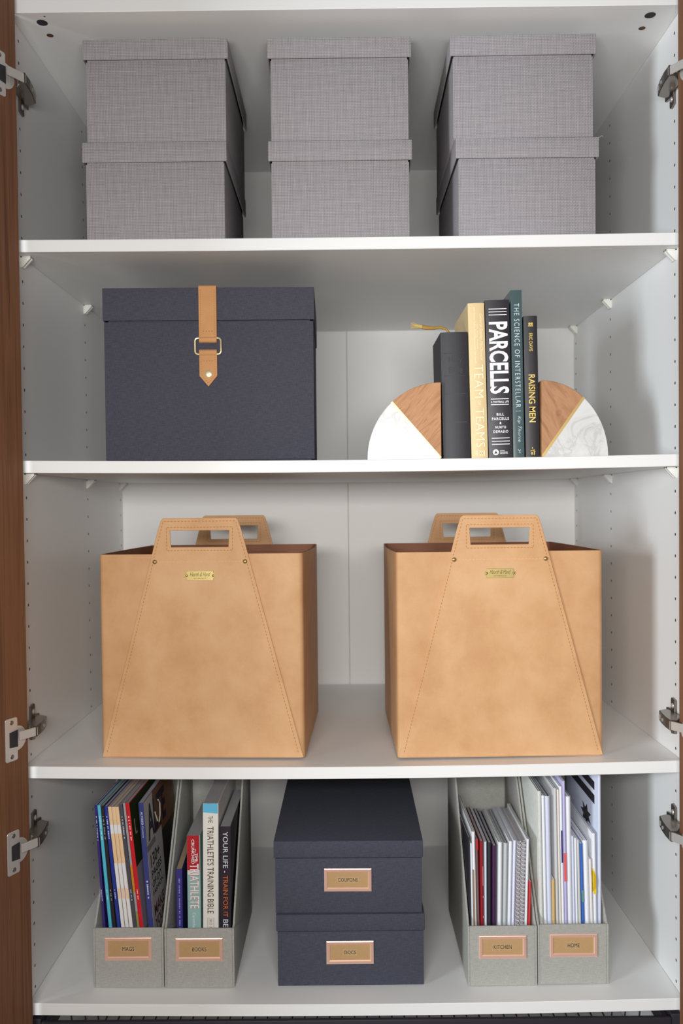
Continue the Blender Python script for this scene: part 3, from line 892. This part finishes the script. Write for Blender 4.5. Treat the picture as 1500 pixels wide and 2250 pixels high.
# magazines (bottom x, top x, height, thickness)
GM = 'magazines in the MAGS file'
def spine_text(b, st, mat, w, z0, z1, k=0.55):
    lettering(st, b, mat, -w*k/2, w*k/2, z0, z1, -0.012, 'v', 0.0)
def micro(b, mat, w, z0, z1, k=0.32):
    # print too small to read: a broken row of tiny strokes
    mb = MB(); z_ = z1
    while z_ > z0+0.1:
        q_ = random.choice((0.12, 0.18, 0.26)); e_ = random.uniform(0.7, 1.0)*k*w/2
        mb.box(-e_, e_, -0.012, 0.02, max(z0, z_-q_), z_); z_ -= q_+random.choice((0.06, 0.08, 0.3))
    return mb.build('spine_print', mat, b)
PALE = ink(196, 200, 226, 0.5); GREYT = ink(150, 150, 158, 0.5)
mags = [
 ('purple', 'thin magazine with deep purple spine against the outer wall of the MAGS file', -38.1, -39.58, 27.11, 0.38, (58, 48, 118)),
 ('cyan', 'magazine with turquoise spine in the MAGS file', -36.95, -39.1, 27.1, 0.5, (86, 188, 212)),
 ('black', 'magazine with black spine between the turquoise and royal blue ones', -36.3, -38.6, 27.02, 0.5, (46, 42, 44)),
 ('blue', 'magazine with royal blue spine in the MAGS file', -35.58, -38.03, 26.95, 0.52, (44, 60, 148)),
 ('c', 'peach and white spined magazine touching the royal blue one', -34.86, -37.47, 26.87, 0.55, (238, 204, 162)),
 ('c', 'peach and white spined magazine in the middle of three alike', -34.2, -36.9, 26.86, 0.55, (238, 204, 162)),
 ('c', 'peach and white spined magazine touching the slate grey one', -33.53, -36.36, 26.86, 0.55, (238, 204, 162)),
 ('grey', 'magazine with slate grey spine in the MAGS file', -32.93, -35.76, 27.21, 0.5, (78, 80, 94)),
 ('olive', 'thin magazine with pale grey and amber spine beside the red one', -32.47, -35.25, 27.42, 0.36, (168, 160, 164)),
 ('red', 'magazine with red spine and green garden cover', -31.99, -34.74, 27.41, 0.6, (206, 34, 44)),
 ('navy', 'thicker magazine with navy spine and jewellery photo cover with bold letters', -30.8, -32.62, 27.39, 0.84, (58, 66, 122)),
]
for kind, lab, xb, xt, h, w, c in mags:
    yaw = -1.2 if kind == 'navy' else -2.4
    b = book('magazine', lab, xb, 3.0, Z0, w*0.96, h, 19.5, xt, yaw, ink(c[0], c[1], c[2], 0.3, 'glossy_cover'), M['pages_gr'], False, 0.05, GM, 'magazine')
    if kind == 'c':
        m2 = ink(232, 234, 238, 0.35)
        MB().box(-w*0.45, w*0.45, -0.012, 0.03, 8.0, 18.1).build('spine_band', m2, b)
        MB().box(-w*0.45, w*0.45, -0.012, 0.03, 22.7, 24.1).build('spine_band', m2, b)
        MB().box(-w*0.35, w*0.35, -0.018, 0.0, 12.6, 14.2).build('spine_band', ink(240, 206, 178, 0.35), b)
    elif kind == 'olive':
        MB().box(-w*0.45, w*0.45, -0.012, 0.03, 13.5, 17.8).build('spine_band', ink(208, 138, 30, 0.35), b)
        MB().box(-w*0.45, w*0.45, -0.012, 0.03, 5, 10.6).build('spine_band', ink(150, 144, 78, 0.35), b)
    elif kind == 'navy':
        spine_text(b, 'ALTERED', ink(226, 228, 240), w, 24.0, 26.0, 0.36); spine_text(b, 'Couture', ink(206, 208, 226), w, 22.0, 23.8, 0.3)
        micro(b, ink(206, 208, 226), w, 12.4, 15.3, 0.28)
    else:
        tc = {'cyan': ink(190, 226, 238), 'black': GREYT, 'red': ink(246, 190, 192)}.get(kind, PALE)
        micro(b, tc, w, 21.6, 25.4, 0.36); micro(b, tc, w, 12.2, 14.0, 0.3)
    # printed front cover (the face turned towards the gap)
    def panel(y0, y1, z0, z1, mat, o=0.012, name='cover_print'):
        MB().box(w*0.48-0.01, w*0.48+o, y0, y1, z0, z1).build(name, mat, b)
    if kind == 'red':
        panel(0.1, 19.3, 17.5, 27.3, ink(52, 62, 34, 0.35)); panel(0.1, 19.3, 11.5, 17.5, ink(78, 38, 36, 0.35)); panel(0.1, 19.3, 0.1, 11.5, ink(140, 118, 104, 0.35))
        panel(1.5, 1.75, 22.0, 24.4, ink(190, 190, 176), 0.02); panel(1.5, 2.5, 22.0, 22.25, ink(190, 190, 176), 0.02)
        panel(0.1, 5.0, 7.5, 17.4, ink(168, 158, 172, 0.35), 0.016)
    if kind == 'navy':
        panel(0.1, 19.3, 19.5, 27.3, ink(120, 78, 50, 0.35)); panel(0.1, 9.5, 0.1, 20.5, ink(190, 184, 186, 0.35), 0.016)
        panel(0.1, 5.2, 19.5, 27.3, ink(200, 194, 194, 0.35), 0.016); panel(9.5, 19.3, 0.1, 19.5, ink(40, 32, 32, 0.35), 0.016)
        xx = w*0.48+0.03
        def side_text(st, y0, y1, z0, z1, mat, bold=0.02):
            vs, fs = text2d(st, bold)
            ax = min(v[0] for v in vs); bx = max(v[0] for v in vs); ay = min(v[1] for v in vs); by = max(v[1] for v in vs)
            MB().add([(xx, y0+(a-ax)/(bx-ax)*(y1-y0), z0+(q-ay)/(by-ay)*(z1-z0)) for a, q in vs], fs).build('lettering', mat, b, recalc=False)
        nv = ink(26, 24, 50, 0.4); dk = ink(36, 34, 38, 0.4); mr = ink(86, 40, 40, 0.4)
        side_text('ALTE', 1.2, 13.0, 20.8, 26.2, nv, 0.04)
        side_text('130+', 1.4, 7.0, 16.6, 18.6, dk); side_text('PAGES', 1.4, 7.6, 14.9, 16.1, dk); side_text('OF DIY', 1.4, 7.4, 13.4, 14.5, dk); side_text('FASHION', 1.4, 7.8, 12.2, 13.0, dk)
        side_text('MAKE', 1.4, 7.6, 9.0, 10.8, mr); side_text('YOUR', 1.4, 7.4, 7.0, 8.6, mr); side_text('OWN', 1.4, 6.4, 4.9, 6.6, mr)
        MB().tube([(xx, 6.0, 23.8), (xx, 7.2, 22.0), (xx, 8.2, 21.4), (xx, 9.0, 22.4), (xx, 9.4, 24.2), (xx, 8.4, 25.0)], 0.12, 6).build('cover_print', ink(214, 204, 190, 0.35), b)

# books in the BOOKS file
GK = 'books in the BOOKS file'
b = book('book', 'small blue paperback, shortest in the BOOKS file', -26.87, 3.0, Z0, 0.9, 17.1, 12.5, -26.87, 3.0, ink(56, 52, 128, 0.4), M['pages_wm'], False, 0.04, GK)
micro(b, ink(140, 140, 196), 0.9, 1.0, 15.6, 0.24)
b = book('book', 'red and teal paperback with white block title in the BOOKS file', -24.66, 3.0, Z0, 2.02, 22.25, 15.2, -24.62, 0.0, ink(150, 186, 182, 0.4), M['pages_gr'], False, 0.12, GK)
MB().box(-0.9, 0.9, -0.012, 0.05, 16.9, 22.25).build('spine_band', ink(178, 32, 44, 0.4), b)
MB().box(-0.98, -0.72, 0.02, 0.1, 16.9, 22.25).build('spine_band', ink(178, 32, 44, 0.4), b)
MB().box(-0.9, 0.9, -0.010, 0.05, 16.2, 16.9).build('spine_band', ink(214, 214, 208, 0.4), b)
wt2 = ink(240, 238, 238)
lettering('CRUNCHED', b, wt2, -0.3, 0.14, 17.85, 21.65, -0.02, 'v', 0.02)
lettering('the', b, wt2, 0.2, 0.42, 19.6, 20.2, -0.02, 'v')
lettering('TIME-', b, wt2, 0.22, 0.64, 18.05, 19.5, -0.02, 'v', 0.02)
lettering('TRIATHLETE', b, ink(170, 92, 92), -0.57, 0.77, 10.95, 17.85, -0.02, 'v', 0.035, name='lettering_shadow')
lettering('TRIATHLETE', b, ink(238, 228, 228), -0.56, 0.78, 10.97, 17.87, -0.028, 'v', 0.012)
lettering('Carmichael', b, ink(214, 228, 226), -0.24, 0.24, 7.6, 10.3, -0.02, 'v')
b = book('book', 'white paperback with brown capitals and sky blue spine top in the BOOKS file', -22.2, 3.0, Z0, 2.36, 27.16, 20.5, -21.9, 0.0, ink(232, 230, 224, 0.4), M['pages_gr'], False, 0.05, GK)
MB().add([(-1.14, -0.012, 27.16), (1.1, -0.012, 27.16), (1.1, -0.012, 25.62), (-1.14, -0.012, 25.8)], [(0, 1, 2, 3)]).build('spine_band', ink(104, 190, 226, 0.4), b)
br = ink(84, 58, 40)
lettering('THE', b, br, -0.34, 0.32, 24.2, 25.25, -0.02, 'v', 0.005)
lettering("TRIATHLETE'S TRAINING BIBLE", b, br, -0.5, 0.5, 10.15, 23.6, -0.02, 'v', 0.004)
lettering('3RD ED', b, ink(168, 134, 96), -0.2, 0.2, 7.4, 9.4, -0.02, 'v', 0.01)
MB().box(-0.48, -0.44, -0.02, 0.02, 7.0, 9.5).build('printed_rule', br, b); MB().box(0.44, 0.48, -0.02, 0.02, 7.0, 9.5).build('printed_rule', br, b)
b = book('book', 'dark paperback with white and orange capitals down its spine', -19.9, 3.0, Z0, 1.62, 23.6, 17.0, -19.7, 0.0, ink(48, 40, 50, 0.4), M['pages_gr'], False, 0.06, GK)
lettering('YOUR LIFE -', b, ink(222, 230, 236), -0.36, 0.4, 16.45, 22.8, -0.02, 'v', 0.0)
lettering('TRAIN FOR IT', b, ink(206, 108, 54), -0.36, 0.4, 9.6, 16.0, -0.02, 'v', 0.0)
lettering('BE', b, ink(222, 230, 236), -0.36, 0.4, 8.0, 9.2, -0.02, 'v', 0.0)

# booklets in the KITCHEN file
GKT = 'booklets in the KITCHEN file'
kit = [
 ('leaflet', 'black-covered leaflet leaning on the outer wall of the KITCHEN file', 17.92, 17.68, 21.5, 0.28, (44, 42, 48), 14, 0.7),
 ('leaflet', 'white folded leaflet gaping open beside the black-covered leaflet', 18.3, 18.05, 20.6, 0.34, (226, 230, 240), 15, 0.4),
 ('booklet', 'taller white booklet with food photo edge in the KITCHEN file', 18.75, 18.4, 22.36, 0.55, (232, 234, 238), 17, 0.7),
 ('booklet', 'mauve-edged booklet with red tab in the KITCHEN file', 19.25, 18.9, 21.3, 0.38, (120, 88, 92), 15, 0.5),
 ('booklet', 'red-spined booklet in the KITCHEN file', 19.72, 19.62, 20.94, 0.6, (146, 26, 36), 15, 0.75),
 ('booklet', 'slim pale blue-white booklet between the red and black ones', 20.22, 20.26, 20.79, 0.4, (206, 218, 230), 15, 0.8),
 ('booklet', 'black-spined booklet in the KITCHEN file', 20.75, 20.85, 20.72, 0.6, (48, 46, 56), 15, 0.7),
 ('booklet', 'dark purple booklet in the KITCHEN file', 21.45, 21.62, 20.22, 0.74, (66, 34, 72), 15, 0.6),
 ('booklet', 'thick white booklet beside the dark purple one', 22.25, 22.55, 20.7, 0.73, (232, 236, 240), 15, 0.7),
 ('booklet', 'light grey booklet in the KITCHEN file', 22.98, 23.4, 20.55, 0.68, (188, 192, 194), 15, 0.6),
 ('booklet', 'white booklet beside the light grey one', 23.64, 24.15, 20.83, 0.55, (232, 236, 242), 15, 0.7),
 ('booklet', 'thin lavender-white booklet beside the spiral notebook', 24.2, 24.78, 20.96, 0.48, (222, 224, 242), 15, 0.8),
 ('spiral_notebook', 'white wire-bound notebook in the KITCHEN file', 24.82, 25.44, 20.75, 0.6, (236, 238, 244), 15, 1.0),
 ('spiral_notebook', 'beige wire-bound notebook in the KITCHEN file', 25.52, 26.15, 20.67, 0.7, (200, 182, 172), 15, 1.0),
 ('booklet', 'white booklet with open folded cover beside the beige notebook', 26.18, 26.8, 21.16, 0.42, (228, 232, 236), 16, 0.5),
 ('booklet', 'short red booklet at the end of the KITCHEN file', 26.72, 27.08, 14.59, 0.36, (206, 58, 62), 11, 0.8),
]
for nm, lab, xb, xt, h, w, c, d, fill in kit:
    cv = ink(c[0], c[1], c[2], 0.45, 'booklet_cover')
    if nm == 'spiral_notebook':
        b = thing(nm, (xb, 3.5, Z0), lab, 'notebook', GKT, 0, math.degrees(math.atan2(xt-xb, h)))
        MB().box(-w*0.42, w*0.42, 0.1, d, 0.05, h-0.05).build('page_block', M['pages_gr'], b)
        for sx in (-1, 1):
            a, e = sorted((sx*w*0.42, sx*w*0.48)); MB().box(a, e, 0, d+0.1, 0, h).build('cover', cv, b)
        pts = []
        turns = int(h/0.62)
        for k in range(turns*8):
            a = 2*math.pi*k/8
            pts.append((w*0.52*math.cos(a), 0.15-0.38*math.sin(a), 0.3+0.62*k/8))
        MB().tube(pts, 0.045, 4).build('wire_coil', ink(222, 222, 230, 0.35, 'coated_wire'), b)
        mbk = MB()
        for k in range(turns):
            mbk.box(w*0.3, w*0.5, -0.01, 0.01, 0.5+0.62*k, 0.72+0.62*k)
        mbk.build('punch_slot', ink(96, 84, 104, 0.6), b)
    else:
        b = book(nm, lab, xb, 3.2, Z0, w*0.94, h, d, xt, 0.0, cv, M['pages_gr'] if c[0] < 200 else M['paper_g'], False, w*0.5, GKT, nm.replace('spiral_', ''), fill, 0.045)
        if 'red tab' in lab: MB().box(-w*0.3, w*0.46, -0.03, 0.2, h-1.7, h-0.05).build('tab', ink(184, 40, 46), b)
        if 'food photo' in lab: MB().box(-w*0.46, -w*0.05, -0.005, 0.3, 3.0, 16.5).build('cover_print', ink(150, 132, 104, 0.4), b)
        if lab.startswith('red-spined'):
            mb = MB(); mb.box(w*0.2, w*0.34, -0.0, 0.1, 14.0, 17.0); mb.box(w*0.2, w*0.36, 0.0, 0.1, 12.1, 12.4); mb.box(w*0.2, w*0.36, 0.0, 0.1, 9.0, 9.3); mb.build('spine_print', ink(220, 150, 150), b)

# papers in the HOME file
GH = 'papers in the HOME file'
home = [
 ('newsprint_leaflet', 'tall newsprint leaflet leaning on the inner wall of the HOME file', 28.9, 28.55, 28.6, 0.6, 'news', 19, 0.3, 0),
 ('brochure', 'tall white brochure just right of the newsprint leaflet', 29.55, 29.1, 27.9, 0.5, 'paper', 19, 0.5, 0),
 ('envelope', 'wide open white envelope with curved mouth in the HOME file', 30.2, 29.75, 27.8, 0.82, 'paper_b', 18, 0.1, 0),
 ('card', 'short kraft-brown folded card in the HOME file', 30.75, 30.62, 14.85, 0.5, (206, 172, 112), 12, 0.9, 0),
 ('leaflet', 'tall grey-white leaflet behind the kraft-brown card', 31.38, 30.95, 29.0, 0.44, 'paper_g', 19, 0.6, 0),
 ('booklet', 'cream-edged booklet with thin purple strip in the HOME file', 31.82, 31.38, 28.8, 0.34, (222, 216, 208), 18, 0.7, 0),
 ('brochure', 'white brochure showing a dark blue printed wave', 32.24, 31.79, 29.3, 0.42, 'paper', 19, 0.5, 1),
 ('folder', 'violet-blue edged white folder in the HOME file', 32.68, 32.25, 30.1, 0.42, (186, 182, 222), 20, 0.7, 2),
 ('envelope', 'thick white envelope packet just right of the violet-blue edged folder', 33.3, 32.95, 27.7, 0.74, 'paper', 19, 0.6, 0),
 ('leaflet', 'low lavender-white leaflet touching the thick envelope packet', 33.92, 33.6, 21.6, 0.34, 'paper_b', 15, 0.8, 0),
 ('leaflet', 'low white leaflet between the lavender and grey ones', 34.34, 34.02, 21.3, 0.34, 'paper', 15, 0.8, 0),
 ('leaflet', 'low grey leaflet beside the blue-spined booklet', 34.85, 34.42, 21.0, 0.46, 'paper_g', 15, 0.8, 0),
 ('booklet', 'blue-spined booklet in the HOME file', 35.38, 34.88, 20.45, 0.4, (54, 104, 190), 15, 0.9, 3),
 ('booklet', 'thick white booklet beside the blue-spined one', 36.05, 35.55, 20.9, 0.82, (236, 238, 246), 15, 0.6, 0),
 ('leaflet', 'short tan-edged white leaflet beside the thick white booklet', 36.72, 36.28, 18.0, 0.4, (226, 222, 220), 14, 0.8, 0),
 ('envelope', 'white mailer with round yellow sticker in the HOME file', 37.2, 36.85, 21.98, 0.5, 'paper', 18, 0.5, 4),
 ('mailer', 'tall white mailer with black bars and dark emblem, at the end of the HOME file', 37.75, 37.72, 31.0, 0.46, 'paper_b', 19.5, 0.7, 5),
]
for nm, lab, xb, xt, h, w, c, d, fill, extra in home:
    cv = M[c] if isinstance(c, str) else ink(c[0], c[1], c[2], 0.5, 'paper_cover')
    cat = nm.split('_')[-1]
    b = book(nm, lab, xb, 3.1, Z0, w*0.95, h, d, xt, -0.5, cv, M['paper'], False, w*0.35, GH, cat, fill, 0.04)
    e = w*0.475
    if extra == 1:
        MB().prism([(0.4, 26.0), (1.6, 23.0), (1.2, 20.5), (1.9, 18.0), (0.4, 17.0)], 'x', e, e+0.012).build('cover_print', ink(36, 40, 110, 0.5), b)
        MB().box(-e*0.5, e*0.6, -0.012, 0.1, 17.5, 22.5).build('spine_print', ink(40, 44, 112, 0.5), b)
    if extra == 2:
        MB().box(-e*0.9, e*0.9, -0.02, 0.05, 14.6, 19.0).build('tab', ink(232, 96, 92, 0.5), b)
    if extra == 3:
        MB().box(-e*0.8, e*0.8, -0.012, 0.1, 11.4, 13.2).build('spine_print', ink(96, 150, 140, 0.5), b)
    if extra == 4:
        pts = [(-e-0.012, 0.9+1.1*math.cos(R(a)), 14.6+2.2*math.sin(R(a))) for a in range(-60, 61, 15)]
        MB().prism([(1.0+1.5*math.cos(R(a)), 14.6+2.0*math.sin(R(a))) for a in range(0, 360, 20)], 'x', -e-0.05, -e+0.02).build('sticker', ink(240, 206, 40, 0.4), b)
        MB().prism([(-e*0.8, 12.6), (e*0.8, 12.6), (e*0.8, 15.4), (-e*0.8, 16.6)], 'y', -0.02, 0.05).build('sticker', ink(240, 206, 40, 0.4), b)
        MB().prism([(1.0+0.7*math.cos(R(a)), 14.6+0.9*math.sin(R(a))) for a in range(0, 360, 30)], 'x', -e-0.06, -e-0.04).build('sticker_print', ink(206, 206, 200, 0.4), b)
    if extra == 5:
        blk = ink(40, 38, 42, 0.5); mb = MB()
        mb.prism([(2.0, 28.0), (17.0, 28.0), (17.0, 29.3), (2.0, 29.3)], 'x', -e-0.014, -e)
        mb.prism([(2.0, 25.8), (17.0, 25.8), (17.0, 27.2), (2.0, 27.2)], 'x', -e-0.014, -e)
        star = []
        for k in range(14):
            rr_ = 2.3 if k % 2 == 0 else 1.2
            star.append((7.0+rr_*1.4*math.cos(k*math.pi/7), 22.6+rr_*0.8*math.sin(k*math.pi/7)))
        mb.prism(star, 'x', -e-0.014, -e)
        mb.build('cover_print', blk, b)

# ---------------------------------------------------------------- pull-out wire basket under the bottom shelf
t = thing('wire_basket', (0, 24, -132.0), 'dark grey pull-out wire basket under the lowest shelf', 'basket')
def tb(mb, name, mat, **kw):
    mb.v = [(p[0], p[1]-24, p[2]+132.0) for p in mb.v]
    return mb.build(name, mat, t, **kw)
tb(MB().box(-46.5, 46.5, -2.6, -1.9, -118.6, -115.95), 'front_rim', M['wire'], bevel=0.2, seg=2)
tb(MB().box(-46.5, 46.5, 49.0, 49.6, -118.6, -116.6), 'rear_rim', M['wire'], bevel=0.1)
for sx in (-1, 1):
    a, b_ = sorted((sx*46.5, sx*45.6)); tb(MB().box(a, b_, -1.9, 49.0, -118.6, -116.5), 'side_rim', M['wire'], bevel=0.1)
    a, b_ = sorted((sx*48.1, sx*46.6)); tb(MB().box(a, b_, -2.4, 49.0, -118.9, -115.6), 'runner', M['wire'], bevel=0.1)
wm = MB()
def wseg(p, q, r=0.14):
    wm.tube([p, q], r, 5)
x = -44.0
while x <= 44.1:
    wseg((x, -2.2, -117), (x, -1.0, -130.5)); wseg((x, -1.0, -130.5), (x, 48.5, -130.5)); wseg((x, 48.5, -130.5), (x, 49.3, -117)); x += 2.2
y = 2.0
while y < 48:
    wseg((-45.9, y, -117), (-44.5, y, -130.5)); wseg((-44.5, y, -130.5), (44.5, y, -130.5)); wseg((44.5, y, -130.5), (45.9, y, -117)); y += 6.0
tag(tb(wm, 'wire_grid', M['wire']), kind='stuff')
